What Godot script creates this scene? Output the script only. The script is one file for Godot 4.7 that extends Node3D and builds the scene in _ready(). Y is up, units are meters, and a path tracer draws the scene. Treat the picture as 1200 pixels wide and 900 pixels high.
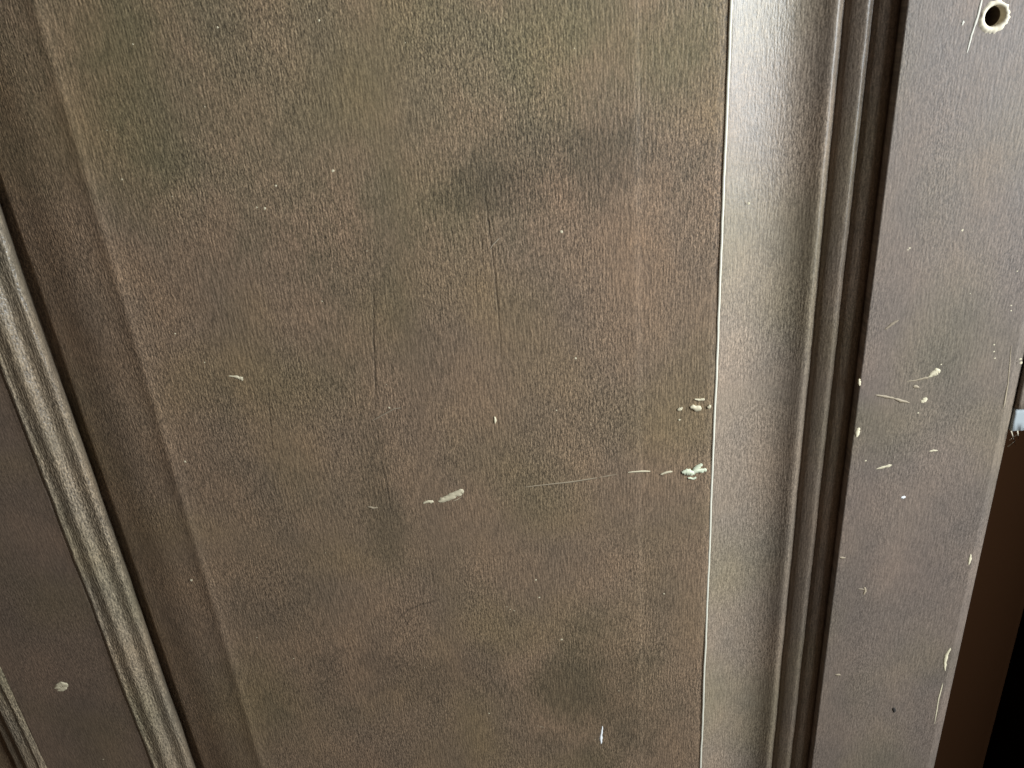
extends Node3D
# A close-up of a brown painted panelled door: y up, metres; the front of the stiles is z = 0 and faces +z.

func _ready() -> void:
	# camera
	var cam := Camera3D.new()
	cam.name = "camera"
	cam.transform = Transform3D(Basis(Vector3(0.99710779, -0.07367329, -0.01866278),
		Vector3(0.0592233, 0.90710238, -0.41672278), Vector3(0.04763039, 0.41441226, 0.90884203)), Vector3(0, 1.45, 0.42))
	cam.transform = cam.transform.orthonormalized()
	cam.fov = 53.13
	cam.near = 0.01
	cam.far = 50.0
	add_child(cam)
	cam.current = true
	# surroundings: the dim air of the place, without sky or sun
	var env := Environment.new()
	env.background_mode = Environment.BG_COLOR
	env.background_color = Color(0.30, 0.258, 0.218)
	env.tonemap_mode = Environment.TONE_MAPPER_LINEAR
	env.tonemap_exposure = 1.0
	env.sdfgi_enabled = true
	env.ssao_enabled = true
	env.ssil_enabled = true
	var we := WorldEnvironment.new()
	we.name = "environment"
	we.environment = env
	add_child(we)
	# one large soft source, a window's worth of cool daylight, well to the right of the door
	area_light("window_light", Vector3(1.0, 1.7, 0.49), Vector3(0.25, 1.42, 0), Vector2(0.75, 0.95), Color(0.93, 0.97, 1.0), 4.5)
	make_materials()
	build_door()
	build_frame()

func area_light(called: String, at: Vector3, target: Vector3, size: Vector2, c: Color, e: float) -> void:
	var l := AreaLight3D.new()
	l.name = called
	l.area_size = size
	l.light_color = c
	l.light_energy = e
	l.area_range = 8.0
	l.shadow_enabled = true
	add_child(l)
	l.look_at_from_position(at, target)

# ---------------------------------------------------------------- materials
var M := {}
var NX := FastNoiseLite.new()

func noise_image(w: int, h: int, wave: float, stretch: float, rng: int, octaves := 1) -> PackedByteArray:
	# seamless noise, features wave pixels wide and wave * stretch pixels tall
	var n := FastNoiseLite.new()
	n.seed = rng
	n.noise_type = FastNoiseLite.TYPE_SIMPLEX_SMOOTH
	n.frequency = 1.0 / wave
	n.fractal_type = FastNoiseLite.FRACTAL_FBM if octaves > 1 else FastNoiseLite.FRACTAL_NONE
	n.fractal_octaves = octaves
	var hh := int(h / stretch)
	var im := n.get_seamless_image(w, hh, false, false, 0.1, true)
	im.convert(Image.FORMAT_L8)
	if hh != h:
		im.resize(w, h, Image.INTERPOLATE_CUBIC)
	return im.get_data()

func paint_maps(w: int, h: int, rng: int, tint: Vector3, stipple: float, marks: bool) -> Array:
	var px := 0.35   # millimetres a texel
	var a := noise_image(w, h, 1.25 / px, 2.8, rng)
	var b := noise_image(w, h, 1.5 / px, 9.0, rng + 1)
	var c := noise_image(w, h, 55.0 / px, 1.4, rng + 2, 4)
	var d := noise_image(w, h, 150.0 / px, 1.0, rng + 3, 2)
	var f := noise_image(w, h, 0.9 / px, 1.3, rng + 5)
	var g := noise_image(w, h, 90.0 / px, 1.5, rng + 7, 2)
	var n := w * h
	var height := PackedFloat32Array()
	height.resize(n)
	var col := PackedByteArray()
	col.resize(n * 3)
	var rough := PackedByteArray()
	rough.resize(n)
	var dark := PackedFloat32Array()
	dark.resize(n)
	dark.fill(1.0)
	var dent := PackedFloat32Array()
	dent.resize(n)
	var olive := PackedFloat32Array()
	olive.resize(n)
	if marks:
		panel_marks(w, h, dark, dent)
		panel_patches(w, h, dark, olive, c, b)
	for i in n:
		var va := a[i] / 127.5 - 1.0
		var vb := b[i] / 127.5 - 1.0
		var vc := c[i] / 127.5 - 1.0
		var vd := d[i] / 127.5 - 1.0
		var vf := f[i] / 127.5 - 1.0
		var vg := g[i] / 127.5 - 1.0
		# the roller's stipple is strong in some patches and rubbed down in others
		var s := stipple * clampf(0.95 + vg * 0.5, 0.6, 1.3)
		height[i] = (va * 0.10 + vf * 0.08) * s + vb * 0.12 * stipple - dent[i]
		var k := (1.0 + (va * 0.20 + vf * 0.24) * s + vb * 0.14 * stipple + vc * 0.05) * dark[i]
		var o := i * 3
		col[o] = clampi(int((tint.x - vd * 2.5 + vc * 2.0 - maxf(olive[i], 0.0) * 1.0 + minf(olive[i], 0.0) * 7.0) * k), 0, 255)
		col[o + 1] = clampi(int((tint.y - vd * 0.3 + maxf(olive[i], 0.0) * 1.2 + minf(olive[i], 0.0) * 4.0) * k), 0, 255)
		col[o + 2] = clampi(int((tint.z - maxf(vd, 0.0) * 5.0 - vc * 2.0 - maxf(olive[i], 0.0) * 1.0 + minf(olive[i], 0.0) * 7.0) * k), 0, 255)
		rough[i] = clampi(int(160.0 + vc * 26.0 + va * 12.0 - vd * 14.0), 0, 255)
	var hi := Image.create_from_data(w, h, false, Image.FORMAT_RF, height.to_byte_array())
	hi.bump_map_to_normal_map(1.0)
	hi.convert(Image.FORMAT_RGB8)
	return [ImageTexture.create_from_image(Image.create_from_data(w, h, false, Image.FORMAT_RGB8, col)),
		ImageTexture.create_from_image(hi),
		ImageTexture.create_from_image(Image.create_from_data(w, h, false, Image.FORMAT_L8, rough))]

# panel texture: 0.40 m wide from x = -0.30, 0.70 m tall down from y = 1.53
func texel(x: float, y: float, w: int, h: int) -> Vector2:
	return Vector2((x + 0.30) / 0.40 * w, (1.53 - y) / 0.70 * h)

func panel_marks(w: int, h: int, dark: PackedFloat32Array, dent: PackedFloat32Array) -> void:
	# hairline cracks along the grain, wrinkles in the paint
	var lines := [
		[[-0.0975, 1.33, 0.3], [-0.1000, 1.31, 0.7], [-0.1034, 1.288, 0.9], [-0.1062, 1.262, 1.0], [-0.1092, 1.2424, 0.4]],
		[[-0.0290, 1.372, 0.5], [-0.0282, 1.352, 0.8], [-0.0273, 1.335, 0.9], [-0.0272, 1.312, 1.0], [-0.0270, 1.295, 0.8], [-0.0278, 1.2605, 0.3]],
		[[-0.0325, 1.366, 0.5], [-0.0330, 1.350, 0.7], [-0.0335, 1.330, 0.4]],
		[[-0.0380, 1.345, 0.4], [-0.0385, 1.320, 0.5], [-0.0390, 1.300, 0.2]],
		[[-0.1100, 1.24, 0.3], [-0.1105, 1.20, 0.5], [-0.1095, 1.16, 0.3]],
		[[-0.1228, 1.0674, 0.4], [-0.1140, 1.0790, 0.9], [-0.1096, 1.0824, 1.0], [-0.1010, 1.0865, 1.0], [-0.0955, 1.0877, 0.8], [-0.0861, 1.0902, 0.4]],
		[[-0.1180, 1.0640, 0.3], [-0.1080, 1.0745, 0.6], [-0.1020, 1.0790, 0.3]],
		[[-0.1720, 1.2700, 0.3], [-0.1760, 1.2450, 0.6], [-0.1800, 1.2150, 0.4]],
		[[-0.0890, 1.1400, 0.3], [-0.0885, 1.1100, 0.5], [-0.0890, 1.0900, 0.2]],
	]
	var r := RandomNumberGenerator.new()
	r.seed = 41
	for l in lines:
		for k in l.size() - 1:
			var p: Vector2 = texel(l[k][0], l[k][1], w, h)
			var q: Vector2 = texel(l[k + 1][0], l[k + 1][1], w, h)
			var steps := int(p.distance_to(q) * 1.5)
			for s in steps:
				var t := float(s) / steps
				var c := p.lerp(q, t)
				var m: float = lerpf(l[k][2], l[k + 1][2], t) * r.randf_range(0.6, 1.0)
				for dx in range(-3, 4):
					for dy in range(-1, 2):
						var x := int(c.x) + dx
						var y := int(c.y) + dy
						if x < 0 or y < 0 or x >= w or y >= h: continue
						var g := m * exp(-dx * dx / 2.0)
						var i := y * w + x
						dark[i] = minf(dark[i], 1.0 - 0.25 * g)
						dent[i] = maxf(dent[i], 0.55 * g)

# ragged-edged patches in the panel colour: olive tint, darker areas, greyer areas
func panel_patches(w: int, h: int, dark: PackedFloat32Array, olive: PackedFloat32Array, blot: PackedByteArray, grain: PackedByteArray) -> void:
	# x, y, half width, half height, darkening, olive (negative: greyed)
	for s in [[-0.09, 1.435, 0.15, 0.075, 0.0, 1.4], [0.01, 1.455, 0.06, 0.035, 0.0, 0.8], [-0.10, 1.325, 0.035, 0.05, 0.05, 0.7], [-0.2, 1.45, 0.05, 0.05, 0.04, 0.5],
			[0.012, 1.385, 0.065, 0.020, 0.08, 0.0], [0.040, 1.388, 0.022, 0.024, 0.06, 0.0], [-0.020, 1.372, 0.03, 0.010, 0.08, 0.0],
			[0.025, 0.985, 0.050, 0.060, 0.07, -0.5], [0.000, 1.000, 0.035, 0.035, 0.03, -0.5], [-0.115, 1.185, 0.012, 0.055, 0.10, 0.5], [-0.11, 1.02, 0.06, 0.03, 0.08, 0.0], [-0.20, 1.10, 0.03, 0.12, 0.05, 0.3]]:
		var c := texel(s[0], s[1], w, h)
		var rx: float = s[2] / 0.40 * w
		var ry: float = s[3] / 0.70 * h
		for y in range(maxi(0, int(c.y - ry * 1.6)), mini(h, int(c.y + ry * 1.6))):
			for x in range(maxi(0, int(c.x - rx * 1.6)), mini(w, int(c.x + rx * 1.6))):
				var i := y * w + x
				var d := Vector2((x - c.x) / rx, (y - c.y) / ry).length() + (blot[i] / 127.5 - 1.0) * 0.6 + (grain[i] / 127.5 - 1.0) * 0.25
				var g := smoothstep(1.6, 0.2, d)
				dark[i] *= 1.0 - s[4] * g
				olive[i] += s[5] * g

func srgb(r: float, g: float, b: float) -> Color:
	return Color(r / 255.0, g / 255.0, b / 255.0)

func painted(maps: Array, sx: float, sy: float, bump: float, gloss: float) -> StandardMaterial3D:
	var m := StandardMaterial3D.new()
	m.albedo_texture = maps[0]
	m.normal_enabled = true
	m.normal_texture = maps[1]
	m.normal_scale = bump
	m.roughness = gloss
	m.roughness_texture = maps[2]
	m.uv1_scale = Vector3(sx, sy, 1)
	return m

func plain(c: Color, rough := 0.6, metal := 0.0) -> StandardMaterial3D:
	var m := StandardMaterial3D.new()
	m.albedo_color = c
	m.roughness = rough
	m.metallic = metal
	return m

func make_materials() -> void:
	NX.seed = 5
	NX.frequency = 1.0
	var tint := Vector3(118, 99, 80)
	var pm := paint_maps(1144, 2000, 11, tint, 1.0, true)
	M.panel = painted(pm, 1.0 / 0.40, 1.0 / 0.70, 1.0, 0.95)
	M.panel.metallic_specular = 0.4
	M.panel.uv1_offset = Vector3(0.30 / 0.40, 1.53 / 0.70, 0)
	var tm := paint_maps(1024, 1024, 77, Vector3(110, 97, 86), 0.65, false)
	var s := 1.0 / 0.358
	M.flat = painted(tm, s, s, 0.8, 0.9)
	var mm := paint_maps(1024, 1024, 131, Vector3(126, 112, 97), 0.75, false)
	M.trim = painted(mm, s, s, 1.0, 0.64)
	var lm := paint_maps(512, 1024, 171, Vector3(114, 102, 85), 1.3, false)
	M.rough_trim = painted(lm, 1.0 / 0.179, s, 2.2, 0.56)
	M.muntin = painted(tm, s, s, 0.8, 1.0)
	M.muntin.albedo_color = Color(0.93, 0.89, 0.84)
	M.cream = plain(srgb(200, 188, 158), 0.7)
	M.mint = plain(srgb(205, 208, 180), 0.7)
	M.white = plain(srgb(228, 228, 226), 0.6)
	M.tan = plain(srgb(146, 131, 108), 0.7)
	M.faint = plain(srgb(138, 123, 103), 0.7)
	M.scratch = plain(srgb(176, 170, 156), 0.7)
	M.dark = plain(srgb(44, 38, 33), 0.8)
	M.bare_wood = plain(srgb(206, 194, 170), 0.8)
	M.worn = plain(srgb(208, 202, 184), 0.6)
	M.bore = plain(srgb(74, 58, 42), 0.9)
	M.undercoat = plain(srgb(160, 166, 167), 0.7)
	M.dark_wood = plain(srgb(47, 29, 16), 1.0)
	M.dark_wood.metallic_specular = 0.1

# ---------------------------------------------------------------- mesh helpers
func commit(st: SurfaceTool, called: String, m: Material, parent: Node) -> MeshInstance3D:
	var o := MeshInstance3D.new()
	o.name = called
	o.mesh = st.commit()
	o.material_override = m
	parent.add_child(o, true)
	return o

func quad(st: SurfaceTool, p: Array, uv: Array) -> void:
	for i in [0, 1, 2, 0, 2, 3]:
		st.set_uv(uv[i])
		st.add_vertex(p[i])

func put(st: SurfaceTool, a: Vector3, b: Vector3, c: Vector3, d: Vector3) -> void:
	quad(st, [a, b, c, d], [Vector2(a.x, -a.y), Vector2(b.x, -b.y), Vector2(c.x, -c.y), Vector2(d.x, -d.y)])

# a profile of (x, z) points, closed by itself, drawn along y; rows lie closer where the photograph looks
func sweep(profile: Array, y0: float, y1: float, wobble: Vector2, arc_uv: bool, seed_y := 0.0) -> SurfaceTool:
	var ys := []
	var y := y0
	while y < y1 - 0.001:
		ys.append(y)
		y += 0.006 if y > 0.8 and y < 1.55 else 0.05
	ys.append(y1)
	var n := profile.size()
	var us := [0.0]
	for i in range(1, n):
		us.append(us[i - 1] + (profile[i] - profile[i - 1]).length() if arc_uv else profile[i].x)
	if not arc_uv: us[0] = profile[0].x
	else:
		for i in n: us[i] += profile[0].x
	var st := SurfaceTool.new()
	st.begin(Mesh.PRIMITIVE_TRIANGLES)
	st.set_smooth_group(0)
	for yy in ys:
		for i in n:
			var p: Vector2 = profile[i]
			var dz := undulation(p.x, yy, seed_y, wobble.y)
			var dx := (NX.get_noise_2d(yy * 14.0, seed_y) + 0.5 * NX.get_noise_2d(yy * 70.0, seed_y + 3.0)) * wobble.x
			st.set_uv(Vector2(us[i], -yy))
			st.add_vertex(Vector3(p.x + dx, yy, p.y + dz))
	for j in ys.size() - 1:
		for i in n - 1:
			var a := j * n + i
			for k in [a, a + n, a + 1, a + 1, a + n, a + n + 1]:
				st.add_index(k)
	# end caps
	var flat := PackedVector2Array(profile)
	var tri := Geometry2D.triangulate_polygon(flat)
	var top := (ys.size() - 1) * n
	for t in range(0, tri.size(), 3):
		for k in [tri[t], tri[t + 1], tri[t + 2]]: st.add_index(top + k)
		for k in [tri[t], tri[t + 2], tri[t + 1]]: st.add_index(k)
	st.generate_normals()
	st.generate_tangents()
	return st

# old boards and hand-run mouldings are never quite flat
func undulation(x: float, y: float, seed_y: float, size: float) -> float:
	return (NX.get_noise_3d(x * 14.0, y * 9.0, seed_y) + 0.25 * NX.get_noise_3d(x * 60.0, y * 45.0, seed_y + 9.0)) * size

func pts(flat: Array) -> Array:
	var o := []
	for i in range(0, flat.size(), 2): o.append(Vector2(flat[i], flat[i + 1]) * 0.001)
	return o

func mirror(profile: Array, about: float) -> Array:
	var o := []
	for p in profile: o.append(Vector2(2.0 * about - p.x, p.y))
	o.reverse()
	return o

# a bar of wood with eased edges: x0..x1, front at z1, back at z0
func bar_profile(x0: float, x1: float, z0: float, z1: float, ease := 0.0012) -> Array:
	var e := ease
	return [Vector2(x0, z0), Vector2(x0, z0 + 0.0005), Vector2(x0, z1 - e - 0.0004), Vector2(x0, z1 - e), Vector2(x0 + e * 0.3, z1 - e * 0.3), Vector2(x0 + e, z1), Vector2(x0 + e + 0.0004, z1),
		Vector2(x0 * 0.67 + x1 * 0.33, z1), Vector2(x0 * 0.33 + x1 * 0.67, z1),
		Vector2(x1 - e - 0.0004, z1), Vector2(x1 - e, z1), Vector2(x1 - e * 0.3, z1 - e * 0.3), Vector2(x1, z1 - e), Vector2(x1, z1 - e - 0.0004), Vector2(x1, z0 + 0.0005), Vector2(x1, z0)]

# ---------------------------------------------------------------- the door
const Y0 := 0.0
const Y1 := 2.0

func build_door() -> void:
	var door := Node3D.new()
	door.name = "panelled_door"
	door.set_meta("label", "brown painted wooden door with recessed panel, moulded edges and pale paint flecks")
	door.set_meta("kind", "thing")
	door.set_meta("category", "door")
	add_child(door)

	# panels: raised field, sloping margin
	var pp := pts([-318, -30, -318, -29.5, -318, -26.2, -317, -26, -303.2, -26, -302.8, -25.6, -302.4, -19, -302.0, -17.8, -300.5, -17.2, -296, -16.4, -290, -15.0, -284, -13.5, -278, -12.2, -272, -11.2, -265, -10.5, -258, -10.0, -254, -9.5, -251, -9.0, -249.5, -8.7, -248, -8.55, -246.8, -8.6, -245, -8.85, -243, -9.1,
		-235, -9.1, -200, -9, -160, -9, -120, -9, -80, -9, -40, -9, 0, -9, 30, -9, 47, -9, 52, -9, 54.5, -9.02, 55.7, -9.2, 56.6, -9.32, 58, -9.35, 64, -9.35, 72, -9.4, 84, -9.5, 96, -9.6, 102, -9.7, 103.2, -10.4, 103.6, -12, 103.6, -29.5, 103.6, -30])
	var panel := commit(sweep(pp, 0.22, 1.84, Vector2(0, 0.0007), false, 1.0), "panel", M.panel, door)
	panel.set_meta("label", "wide recessed panel with raised field and stippled brown paint")
	var p2 := []
	for p in pp:
		if p.x < -0.2 : p2.append(p + Vector2(-0.4, 0))
		elif p.x > 0.0: p2.append(p + Vector2(-0.55, 0))
	commit(sweep(p2, 0.22, 1.84, Vector2(0, 0.0007), false, 2.0), "panel", M.panel, door)

	# mouldings
	var right_mould := pts([106.76, -32, 106.64, -31.5, 102.4, -14, 101.6, -10.6, 101.54, -9.9, 101.75, -9.5, 102.21, -9.3, 102.95, -9.4, 104.19, -9.85, 106.01, -10.6, 108.98, -11.8, 112.4, -13.1, 116.93, -14.6, 121.43, -15.9, 125.9, -17, 130.33, -17.9, 133.61, -18.4, 136.83, -18.7, 139.98, -18.75, 143.03, -18.5, 145.97, -17.9, 148.79, -17, 151.04, -16, 153.08, -15, 154.66, -14.2, 156.17, -13.8, 157.27, -14, 158.39, -14.8, 159.38, -15.8, 160.47, -16.5, 161.26, -16.4, 161.72, -15.4, 162.35, -14.3, 163.58, -13.2, 165.6, -12, 167.64, -10.9, 169.21, -10.2, 170.46, -10, 171.62, -10.6, 172.74, -11.6, 173.58, -11.9, 174.16, -11.3, 174.7, -10.1, 175.89, -9, 177.74, -7.8, 179.66, -6.8, 181.4, -6.1, 182.73, -5.9, 184.05, -6.6, 185.38, -7.8, 186.53, -8.8, 187.33, -9, 188.02, -9.4, 198.44, -31.5, 198.66, -32])
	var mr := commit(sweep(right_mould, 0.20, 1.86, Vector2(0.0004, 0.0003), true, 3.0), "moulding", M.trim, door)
	mr.set_meta("label", "broad hollow moulding with two beads beside the stile")
	var left_mould := pts([-354.45, -28, -354.06, -27.5, -331.89, -0.5, -329.61, 0.5, -328.38, 1.3, -327.37, 1.7, -326.63, 1.5, -326.02, 1, -324.86, 0.7, -322.98, 0.8, -320.68, 1.2, -318.58, 1.6, -317.19, 1.6, -316.09, 1.2, -315.17, 0.3, -314.27, -0.9, -313.43, -2.2, -312.62, -3, -311.3, -3.4, -309.49, -3.4, -307.32, -3.2, -305.57, -3, -304.43, -3.1, -303.58, -3.6, -303.02, -4.8, -302.85, -6.4, -303.21, -8.2, -304.57, -11, -306.78, -15, -314.32, -27.5, -314.67, -28])
	commit(sweep(left_mould, 0.20, 1.86, Vector2(0.0006, 0.0009), true, 4.0), "moulding", M.rough_trim, door)
	commit(sweep(mirror(left_mould, -0.3731), 0.20, 1.86, Vector2(0.0006, 0.0009), true, 5.0), "moulding", M.rough_trim, door)
	var far_mould := []
	for p in right_mould: far_mould.append(Vector2(p.x, p.y))
	far_mould = mirror(far_mould, -0.28)
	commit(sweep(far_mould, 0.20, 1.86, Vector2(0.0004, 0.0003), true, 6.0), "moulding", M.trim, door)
	# the arris of the broad moulding is worn through to pale undercoat
	var worn := pts([101.84, -13.8, 101.25, -11.5, 101.04, -10.4, 101.07, -9.65, 101.32, -9.2, 101.74, -9.02, 102.24, -9, 102.69, -9.15, 102.84, -9.8, 102.37, -10.8, 102.7, -13.5])
	commit(sweep(worn, 0.20, 1.86, Vector2(0.0004, 0.0003), true, 3.0), "worn_edge", M.worn, mr)

	# muntin, far stile, rails
	var muntin := commit(sweep(bar_profile(-0.4158, -0.3302, -0.035, 0.0), 0.19, 1.87, Vector2(0.0001, 0.0003), false, 7.0), "muntin", M.muntin, door)
	commit(sweep(bar_profile(-0.84, -0.7440, -0.035, 0.0), Y0, Y1, Vector2(0.0001, 0.0003), false, 8.0), "stile", M.flat, door)
	var rail := bar_profile(-0.7438, 0.1838, -0.034, -0.0004)
	commit(sweep(rail, Y0 + 0.005, 0.205, Vector2(0, 0), false, 9.0), "rail", M.flat, door)
	commit(sweep(rail, 1.855, Y1 - 0.001, Vector2(0, 0), false, 10.0), "rail", M.flat, door)
	var stile := build_stile(door)

	# a lipping on the outer edge ends in a break: bare pale end, torn fibres
	var lip := commit(sweep(bar_profile(0.2826, 0.2912, -0.033, -0.0032, 0.0015), 1.2200, Y1 - 0.002, Vector2(0.0002, 0.0003), false, 20.0), "lipping", M.flat, stile)
	lip.set_meta("label", "edge strip broken off at its lower end")
	commit(sweep(bar_profile(0.2827, 0.2908, -0.032, -0.0044, 0.0012), 1.2045, 1.2196, Vector2(0.0003, 0.0003), false, 21.0), "broken_end", M.undercoat, stile)
	for k in [[0.2822, 1.2050, 0.2865, 1.1945], [0.2824, 1.1985, 0.2858, 1.2035], [0.2822, 1.1940, 0.2850, 1.1985], [0.2860, 1.2050, 0.2872, 1.1985]]:
		var sp := SurfaceTool.new()
		sp.begin(Mesh.PRIMITIVE_TRIANGLES)
		var p := Vector3(k[0], k[1], -0.0034)
		var q := Vector3(k[2], k[3], -0.0022)
		var side := Vector3((q - p).y, -(q - p).x, 0).normalized() * 0.0005
		var deep := Vector3(0, 0, -0.0007)
		for t in [[p - side, p + side, q], [p + side, p + deep, q], [p + deep, p - side, q], [p - side, p + deep, p + side]]:
			for v in t: sp.add_vertex(v)
		sp.generate_normals()
		commit(sp, "splinter", M.bare_wood, stile)

	# flecks of pale paint, scratches and specks
	var host := {"panel": [panel, -0.009, 1.0, 0.0007], "stile": [stile, 0.0, 0.0, 0.0], "muntin": [muntin, 0.0, 7.0, 0.0003], "moulding": [mr, -0.0130, 3.0, 0.0003]}
	var r := RandomNumberGenerator.new()
	r.seed = 12
	for k in FLECKS:
		var f: Array = k[2]
		var h: Array = host[k[0]]
		fleck(f, h[1] + undulation(f[0] * 0.001, f[1] * 0.001, h[2], h[3]), r, "scratch" if k[1] in ["scratch", "faint"] else "paint_fleck", M[k[1]], host[k[0]][0])
	for hn in host:
		var st := SurfaceTool.new()
		st.begin(Mesh.PRIMITIVE_TRIANGLES)
		var any := false
		for k in SPECKS:
			if k[0] == hn:
				any = true
				speck(st, k[1] * 0.001, k[2] * 0.001, k[3] * 0.001, host[hn][1] + undulation(k[1] * 0.001, k[2] * 0.001, host[hn][2], host[hn][3]), r)
		if hn == "panel":
			for i in 15:
				var sx := r.randf_range(-0.24, 0.05)
				var sy := r.randf_range(0.85, 1.5)
				speck(st, sx, sy, r.randf_range(0.00025, 0.0005), -0.009 + undulation(sx, sy, 1.0, 0.0007), r)
		if any:
			st.generate_normals()
			var o := commit(st, "paint_specks", M.cream, host[hn][0])
			o.set_meta("kind", "stuff")

func fleck(f: Array, z: float, r: RandomNumberGenerator, called: String, m: Material, parent: Node) -> void:
	# a stroke of dried paint: ragged outline, domed, a fraction of a millimetre thick
	var path: Array[Vector2] = []
	var wid: Array[float] = []
	for i in range(0, f.size(), 3):
		path.append(Vector2(f[i], f[i + 1]) * 0.001)
		wid.append(f[i + 2] * 0.001)
	var st := SurfaceTool.new()
	st.begin(Mesh.PRIMITIVE_TRIANGLES)
	st.set_smooth_group(0)
	var rows := []
	var n := path.size()
	for s in n - 1:
		for q in 4:
			var t := q / 4.0
			rows.append([path[s].lerp(path[s + 1], t), lerpf(wid[s], wid[s + 1], t)])
	rows.append([path[n - 1], wid[n - 1] * 0.5])
	var count := rows.size()
	for i in count:
		var a: Vector2 = rows[maxi(i - 1, 0)][0]
		var b: Vector2 = rows[mini(i + 1, count - 1)][0]
		var side := (b - a).normalized().orthogonal()
		var c: Vector2 = rows[i][0]
		var hw: float = rows[i][1]
		if i == 0: hw *= 0.4
		var l := c + side * hw * r.randf_range(0.65, 1.2)
		var g := c - side * hw * r.randf_range(0.65, 1.2)
		var hgt := clampf(hw * 0.1, 0.00004, 0.00012) * r.randf_range(0.6, 1.2)
		st.add_vertex(Vector3(l.x, l.y, z - 0.0006))
		st.add_vertex(Vector3(l.x, l.y, z + 0.00005))
		st.add_vertex(Vector3(c.x, c.y, z + 0.0001 + hgt))
		st.add_vertex(Vector3(g.x, g.y, z + 0.00005))
		st.add_vertex(Vector3(g.x, g.y, z - 0.0006))
	for i in count - 1:
		for k in 4:
			var p := i * 5 + k
			for v in [p, p + 5, p + 1, p + 1, p + 5, p + 6]: st.add_index(v)
	st.generate_normals()
	commit(st, called, m, parent)

func speck(st: SurfaceTool, x: float, y: float, rad: float, z: float, r: RandomNumberGenerator) -> void:
	var ring: Array[Vector3] = []
	var turn := r.randf() * TAU
	for k in 7:
		var a := turn + TAU * k / 7.0
		var q := rad * r.randf_range(0.7, 1.2)
		ring.append(Vector3(x + cos(a) * q, y + sin(a) * q, z - 0.0001))
	var top := Vector3(x, y, z + 0.0002)
	for k in 7:
		st.add_vertex(top); st.add_vertex(ring[(k + 1) % 7]); st.add_vertex(ring[k])

const HOLE := Vector2(0.2278, 1.4402)
const HOLE_R := 0.0053

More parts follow.
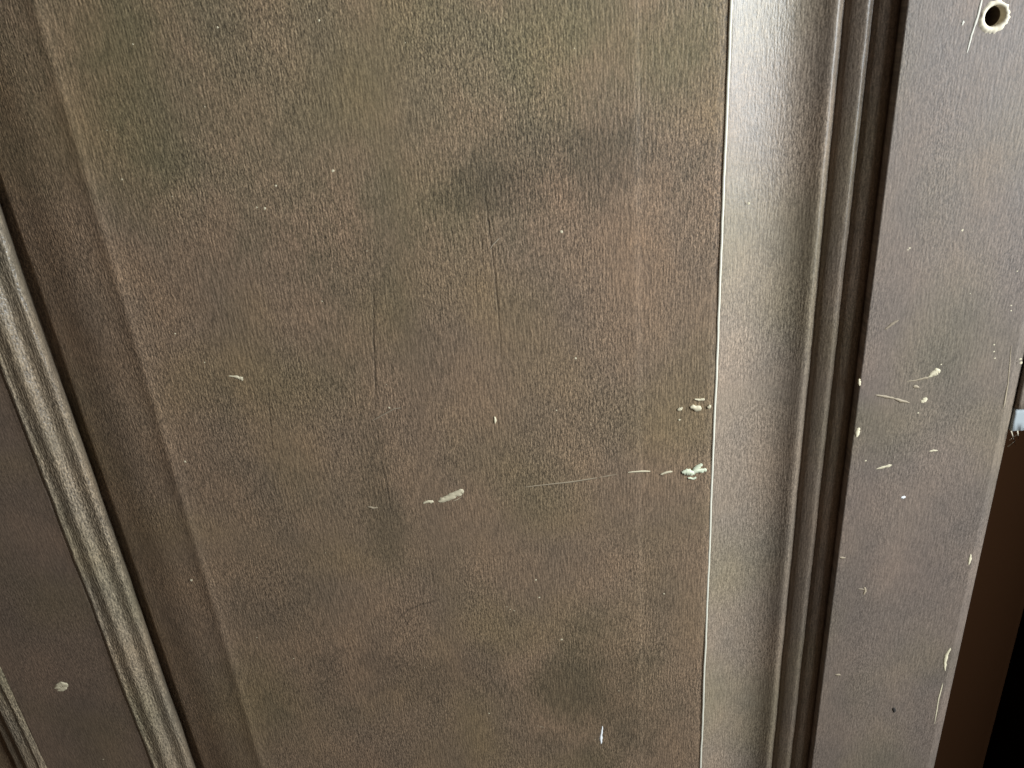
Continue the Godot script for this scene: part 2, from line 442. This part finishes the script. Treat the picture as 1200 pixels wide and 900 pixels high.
func build_stile(door: Node3D) -> MeshInstance3D:
	# the lock stile: flat front with a drilled hole, a worn chamfer along its outer edge
	var x0 := 0.1845
	var x1 := 0.2725
	var st := SurfaceTool.new()
	st.begin(Mesh.PRIMITIVE_TRIANGLES)
	# front, in strips round a square that holds the hole
	var s := 0.012
	var xs := [x0 + 0.0012, HOLE.x - s, HOLE.x + s, x1]
	var ys := [Y0, HOLE.y - s, HOLE.y + s, Y1]
	for j in 3:
		for i in 3:
			if i == 1 and j == 1: continue
			put(st, Vector3(xs[i], ys[j], 0), Vector3(xs[i], ys[j + 1], 0), Vector3(xs[i + 1], ys[j + 1], 0), Vector3(xs[i + 1], ys[j], 0))
	var n := 48
	for k in n:
		var e := []
		for q in range(k, k + 2):
			var a := TAU * q / n
			var v := Vector2(cos(a), sin(a))
			var sq := v * s / maxf(absf(v.x), absf(v.y))
			var rr := HOLE_R * (1.0 + 0.05 * NX.get_noise_2d(v.x * 2.0, v.y * 2.0))
			e.append([Vector3(HOLE.x + v.x * rr, HOLE.y + v.y * rr, 0), Vector3(HOLE.x + sq.x, HOLE.y + sq.y, 0)])
		put(st, e[0][0], e[1][0], e[1][1], e[0][1])
	# inner eased edge, chamfer, sides, back
	var edge := [Vector2(x0 + 0.0012, 0), Vector2(x0 + 0.0004, -0.0003), Vector2(x0, -0.0012), Vector2(x0, -0.035)]
	for i in 3:
		put(st, Vector3(edge[i + 1].x, Y0, edge[i + 1].y), Vector3(edge[i + 1].x, Y1, edge[i + 1].y), Vector3(edge[i].x, Y1, edge[i].y), Vector3(edge[i].x, Y0, edge[i].y))
	var out := [Vector2(x1, 0), Vector2(x1 + 0.001, -0.0001), Vector2(x1 + 0.0090, -0.0058), Vector2(x1 + 0.0097, -0.0066), Vector2(x1 + 0.0100, -0.0078), Vector2(x1 + 0.0100, -0.035)]
	for i in out.size() - 1:
		put(st, Vector3(out[i].x, Y0, out[i].y), Vector3(out[i].x, Y1, out[i].y), Vector3(out[i + 1].x, Y1, out[i + 1].y), Vector3(out[i + 1].x, Y0, out[i + 1].y))
	put(st, Vector3(x1 + 0.01, Y0, -0.035), Vector3(x1 + 0.01, Y1, -0.035), Vector3(x0, Y1, -0.035), Vector3(x0, Y0, -0.035))
	put(st, Vector3(x0, Y1, -0.035), Vector3(x1 + 0.01, Y1, -0.035), Vector3(x1 + 0.01, Y1, -0.003), Vector3(x0, Y1, 0))
	put(st, Vector3(x0, Y0, 0), Vector3(x1 + 0.01, Y0, -0.003), Vector3(x1 + 0.01, Y0, -0.035), Vector3(x0, Y0, -0.035))
	st.generate_normals()
	st.generate_tangents()
	var stile := commit(st, "stile", M.flat, door)
	stile.set_meta("label", "lock stile with a drilled hole and worn outer edge")
	# the bore and its torn rim
	var bore := SurfaceTool.new()
	bore.begin(Mesh.PRIMITIVE_TRIANGLES)
	var rim := SurfaceTool.new()
	rim.begin(Mesh.PRIMITIVE_TRIANGLES)
	rim.set_smooth_group(0)
	var r := RandomNumberGenerator.new()
	r.seed = 8
	var prof := [Vector2(-0.0006, -0.004), Vector2(-0.0005, 0.0000), Vector2(0.0004, 0.0008), Vector2(0.0016, 0.0006), Vector2(0.0028, -0.0004)]
	for k in n:
		var a := TAU * k / n
		var b := TAU * (k + 1) / n
		var p := Vector2(cos(a), sin(a)) * HOLE_R
		var q := Vector2(cos(b), sin(b)) * HOLE_R
		quad(bore, [Vector3(HOLE.x + p.x, HOLE.y + p.y, -0.0005), Vector3(HOLE.x + p.x, HOLE.y + p.y, -0.034), Vector3(HOLE.x + q.x, HOLE.y + q.y, -0.034), Vector3(HOLE.x + q.x, HOLE.y + q.y, -0.0005)], [Vector2(), Vector2(), Vector2(), Vector2()])
		bore.add_vertex(Vector3(HOLE.x, HOLE.y, -0.034)); bore.add_vertex(Vector3(HOLE.x + q.x, HOLE.y + q.y, -0.034)); bore.add_vertex(Vector3(HOLE.x + p.x, HOLE.y + p.y, -0.034))
	for k in n:
		var a := TAU * k / n
		var wd := 0.75 + 0.5 * NX.get_noise_2d(cos(a) * 3.0, sin(a) * 3.0 + 7.0) + r.randf_range(-0.06, 0.06) + 0.35 * maxf(0.0, -sin(a + 0.2))
		for i in prof.size():
			var rr: float = HOLE_R + prof[i].x * (wd if prof[i].x > 0 else 1.0)
			rim.add_vertex(Vector3(HOLE.x + cos(a) * rr, HOLE.y + sin(a) * rr, prof[i].y * (1.0 if i != 2 else wd)))
	var pn := prof.size()
	for k in n:
		var k2 := (k + 1) % n
		for i in pn - 1:
			for v in [k * pn + i, k2 * pn + i, k * pn + i + 1, k * pn + i + 1, k2 * pn + i, k2 * pn + i + 1]: rim.add_index(v)
	bore.generate_normals()
	rim.generate_normals()
	var ho := commit(bore, "drilled_hole", M.bore, stile)
	ho.set_meta("label", "round drilled hole with a torn pale rim")
	commit(rim, "hole_rim", M.bare_wood, stile)
	return stile

func build_frame() -> void:
	var frame := Node3D.new()
	frame.name = "door_frame"
	frame.set_meta("label", "dark brown door jamb in the black gap beside the stile")
	frame.set_meta("kind", "thing")
	frame.set_meta("category", "door frame")
	add_child(frame)
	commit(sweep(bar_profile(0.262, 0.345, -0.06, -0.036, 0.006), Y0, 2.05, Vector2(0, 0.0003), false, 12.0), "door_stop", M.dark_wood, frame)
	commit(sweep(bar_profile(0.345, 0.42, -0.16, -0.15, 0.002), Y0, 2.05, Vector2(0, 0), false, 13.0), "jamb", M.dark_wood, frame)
	commit(sweep(bar_profile(0.42, 0.52, -0.16, 0.06, 0.003), Y0, 2.05, Vector2(0, 0), false, 14.0), "jamb", M.dark_wood, frame)  # unseen outer jamb, its depth shaped to shade the stile and the gap
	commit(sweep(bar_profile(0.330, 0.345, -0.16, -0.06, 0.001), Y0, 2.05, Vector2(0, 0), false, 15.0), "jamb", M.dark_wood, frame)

# paint flecks and scratches on the door: host part, colour, then x, y, half width in millimetres along the stroke
const FLECKS := [
	["panel", "cream", [-196.3, 1271.2, 0.50, -192.2, 1270.4, 1.00, -189.9, 1269.1, 1.50, -187.7, 1268.9, 1.25]],
	["panel", "cream", [-77.3, 1172.0, 1.88, -72.6, 1173.7, 2.41, -66.6, 1176.3, 2.41, -61.3, 1179.0, 2.13, -59.8, 1179.5, 1.33]],
	["panel", "cream", [-87.7, 1171.3, 0.81, -85.3, 1172.1, 1.07, -82.4, 1172.3, 1.34, -80.8, 1171.8, 0.81]],
	["panel", "cream", [-67.7, 1171.7, 0.40, -64.7, 1172.9, 0.67, -60.5, 1175.6, 0.40]],
	["panel", "mint", [82.3, 1184.7, 1.05, 85.1, 1184.8, 2.09, 87.8, 1184.0, 2.36, 90.0, 1183.2, 1.57]],
	["panel", "mint", [86.2, 1182.8, 1.31, 91.1, 1184.8, 1.83, 96.0, 1185.4, 1.57, 98.2, 1185.3, 1.04]],
	["panel", "mint", [89.4, 1185.2, 1.31, 92.6, 1187.9, 1.56, 95.3, 1190.2, 1.04]],
	["panel", "mint", [86.3, 1180.2, 0.53, 89.6, 1179.4, 0.79, 91.7, 1180.5, 0.52]],
	["panel", "cream", [86.8, 1231.5, 1.26, 89.9, 1230.4, 2.01, 93.6, 1229.6, 1.51]],
	["panel", "cream", [97.3, 1230.8, 1.01, 99.4, 1230.7, 1.51]],
	["panel", "cream", [78.9, 1229.9, 0.76, 80.5, 1230.4, 1.01, 82.0, 1231.5, 0.50]],
	["panel", "cream", [89.3, 1236.6, 0.50, 91.9, 1235.9, 0.75, 94.0, 1236.0, 1.00, 95.5, 1236.2, 0.50]],
	["panel", "cream", [-35.1, 1232.8, 0.51, -35.0, 1230.4, 1.02, -35.2, 1228.0, 0.51]],
	["panel", "tan", [-125.0, 1170.9, 0.54, -121.7, 1169.6, 1.08, -118.3, 1169.8, 0.54]],
	["panel", "white", [25.7, 960.7, 0.47, 24.9, 954.4, 0.78, 24.0, 947.1, 1.26, 24.2, 941.5, 0.63]],
	["panel", "tan", [-25.4, 964.3, 0.94, -20.3, 962.2, 1.56, -14.5, 960.1, 0.94]],
	["panel", "faint", [-28.9, 1339.4, 0.35, -26.7, 1342.2, 0.46, -23.0, 1345.4, 0.34]],
	["panel", "faint", [-112.5, 1234.7, 0.38, -97.3, 1242.2, 0.38, -92.9, 1242.5, 0.25]],
	["panel", "tan", [-19.6, 1179.7, 0.27, -5.6, 1180.8, 0.40, 10.1, 1181.7, 0.48, 27.9, 1183.9, 0.42]],
	["panel", "tan", [29.0, 1183.9, 0.37, 40.1, 1185.7, 0.53, 47.8, 1186.5, 0.39]],
	["panel", "cream", [47.8, 1186.8, 0.42, 55.5, 1187.0, 0.63, 62.1, 1186.6, 0.42]],
	["panel", "cream", [68.7, 1183.9, 0.52, 71.9, 1185.0, 0.79, 76.3, 1185.7, 0.52]],
	["panel", "cream", [-248.9, 1338.3, 0.47, -248.5, 1334.7, 0.71, -248.2, 1332.0, 0.36]],
	["muntin", "cream", [-381.3, 1031.2, 1.51, -377.3, 1033.5, 2.72, -373.6, 1034.6, 3.32, -369.9, 1034.0, 2.11]],
	["muntin", "cream", [-380.2, 1028.6, 0.91, -376.4, 1030.1, 1.82, -371.7, 1032.4, 1.51]],
	["stile", "cream", [224.7, 1246.8, 0.96, 226.8, 1248.9, 1.92, 229.1, 1250.4, 2.15, 231.0, 1250.6, 1.20]],
	["stile", "tan", [212.1, 1244.9, 0.24, 217.0, 1245.1, 0.48, 221.3, 1246.0, 0.72, 224.7, 1246.8, 0.72]],
	["stile", "tan", [216.5, 1241.2, 0.73, 218.0, 1241.1, 1.21, 220.2, 1240.2, 0.48]],
	["stile", "cream", [222.6, 1230.3, 0.98, 224.4, 1231.7, 1.95, 225.7, 1233.3, 0.97]],
	["stile", "tan", [195.1, 1237.0, 0.49, 201.3, 1235.4, 0.97, 206.5, 1234.0, 0.73]],
	["stile", "tan", [206.5, 1234.0, 0.73, 210.8, 1232.0, 1.22, 216.0, 1230.5, 0.49]],
	["stile", "cream", [187.7, 1215.4, 0.99, 187.1, 1211.9, 1.49, 187.1, 1208.9, 1.25]],
	["stile", "cream", [201.8, 1185.1, 0.51, 205.4, 1185.9, 1.02, 209.5, 1187.1, 1.01, 211.0, 1187.4, 0.51]],
	["stile", "cream", [232.7, 1195.8, 0.50, 235.2, 1196.2, 0.75, 237.8, 1196.1, 0.38]],
	["stile", "white", [220.0, 1162.8, 0.78, 221.4, 1162.7, 1.16, 222.7, 1163.0, 0.78]],
	["stile", "faint", [195.4, 1279.0, 0.47, 198.8, 1282.0, 0.93, 202.4, 1284.3, 0.47]],
	["stile", "faint", [201.3, 1090.7, 0.55, 205.4, 1089.8, 0.55]],
	["stile", "cream", [184.3, 1248.4, 0.48, 184.5, 1246.1, 0.97, 185.0, 1243.8, 0.48]],
	["stile", "tan", [193.6, 1013.6, 0.58, 195.5, 1013.1, 1.17, 197.3, 1013.0, 0.58]],
	["stile", "tan", [186.0, 1118.0, 0.54, 187.8, 1117.2, 1.08, 190.0, 1117.4, 0.54]],
	["stile", "tan", [205.1, 1092.0, 0.55, 206.1, 1089.0, 1.10, 205.3, 1085.4, 0.55]],
	["stile", "cream", [271.3, 1115.7, 0.40, 271.5, 1111.5, 1.07, 271.5, 1106.6, 0.54]],
	["stile", "cream", [271.3, 1034.6, 0.57, 269.4, 1027.6, 1.44, 269.4, 1020.4, 1.44, 270.8, 1013.1, 0.58]],
	["stile", "cream", [271.1, 1001.6, 0.29, 270.4, 986.6, 0.59, 271.3, 960.7, 0.30]],
	["stile", "tan", [269.1, 1264.1, 0.24, 271.9, 1239.3, 0.48, 272.3, 1223.4, 0.73]],
	["stile", "scratch", [220.3, 1448.9, 0.59, 219.4, 1440.0, 0.79, 217.9, 1432.1, 0.60, 217.1, 1424.4, 0.40]],
	["stile", "scratch", [213.0, 1439.3, 0.60, 212.8, 1438.2, 0.79, 212.5, 1437.1, 0.40]],
	["stile", "dark", [239.0, 978.9, 0.90, 240.0, 976.3, 1.50, 240.3, 973.7, 0.90]],
]
# single specks: host part, x, y, radius in millimetres
const SPECKS := [
	["panel", -36.7, 1078.9, 0.86], ["panel", -34.0, 1077.6, 0.86], ["panel", -16.9, 1103.9, 0.85], ["panel", -1.4, 1049.0, 1.17],
	["panel", -60.5, 978.8, 0.93], ["panel", 17.1, 1268.9, 0.86], ["panel", -157.6, 1463.8, 0.72], ["panel", -105.2, 1463.0, 0.62],
	["panel", -228.5, 1392.6, 0.90], ["panel", -152.7, 1371.3, 0.79], ["panel", -173.4, 1426.6, 0.54], ["panel", -202.9, 1381.5, 0.68],
	["panel", -110.9, 1388.9, 0.89], ["panel", -144.0, 1383.0, 0.67], ["panel", -156.9, 1372.1, 0.68], ["panel", -96.8, 1242.2, 0.76],
	["panel", -100.4, 1243.0, 0.76], ["panel", 3.8, 1234.5, 0.63], ["panel", -245.4, 1277.3, 1.00], ["panel", -209.0, 1281.2, 0.99],
	["panel", -222.5, 1300.9, 0.61], ["panel", -238.8, 1212.8, 0.79], ["panel", -258.8, 1117.7, 1.00], ["panel", -169.4, 1162.0, 0.82],
	["panel", -200.4, 1041.7, 0.90], ["panel", -107.2, 1359.5, 0.91], ["panel", -104.6, 1348.6, 0.58], ["panel", -62.8, 1449.6, 0.62],
	["panel", -31.9, 1414.2, 0.64], ["panel", 12.3, 1346.4, 0.91], ["panel", -99.1, 1343.2, 0.69], ["panel", 80.1, 1223.0, 0.76],
	["panel", 71.7, 1086.4, 0.71], ["panel", -15.5, 1088.4, 0.71], ["panel", -38.9, 1081.4, 0.57], ["stile", 229.9, 1334.4, 0.99],
	["stile", 202.8, 1326.3, 0.89], ["stile", 202.0, 1325.4, 0.56], ["stile", 259.2, 1265.3, 0.71], ["stile", 260.0, 1260.9, 0.71],
	["stile", 261.3, 1256.5, 0.83], ["stile", 264.4, 1288.9, 0.69], ["stile", 265.0, 1285.8, 0.69], ["stile", 194.6, 1191.5, 0.89],
	["stile", 263.8, 1309.0, 0.68], ["stile", 277.1, 1252.7, 0.95], ["stile", 276.2, 1255.0, 0.71], ["stile", 240.2, 1297.6, 0.57],
	["stile", 230.9, 1254.7, 0.72], ["stile", 222.1, 1223.2, 0.86], ["muntin", -366.9, 955.4, 0.96], ["moulding", 117.0, 1354.3, 0.90],
]
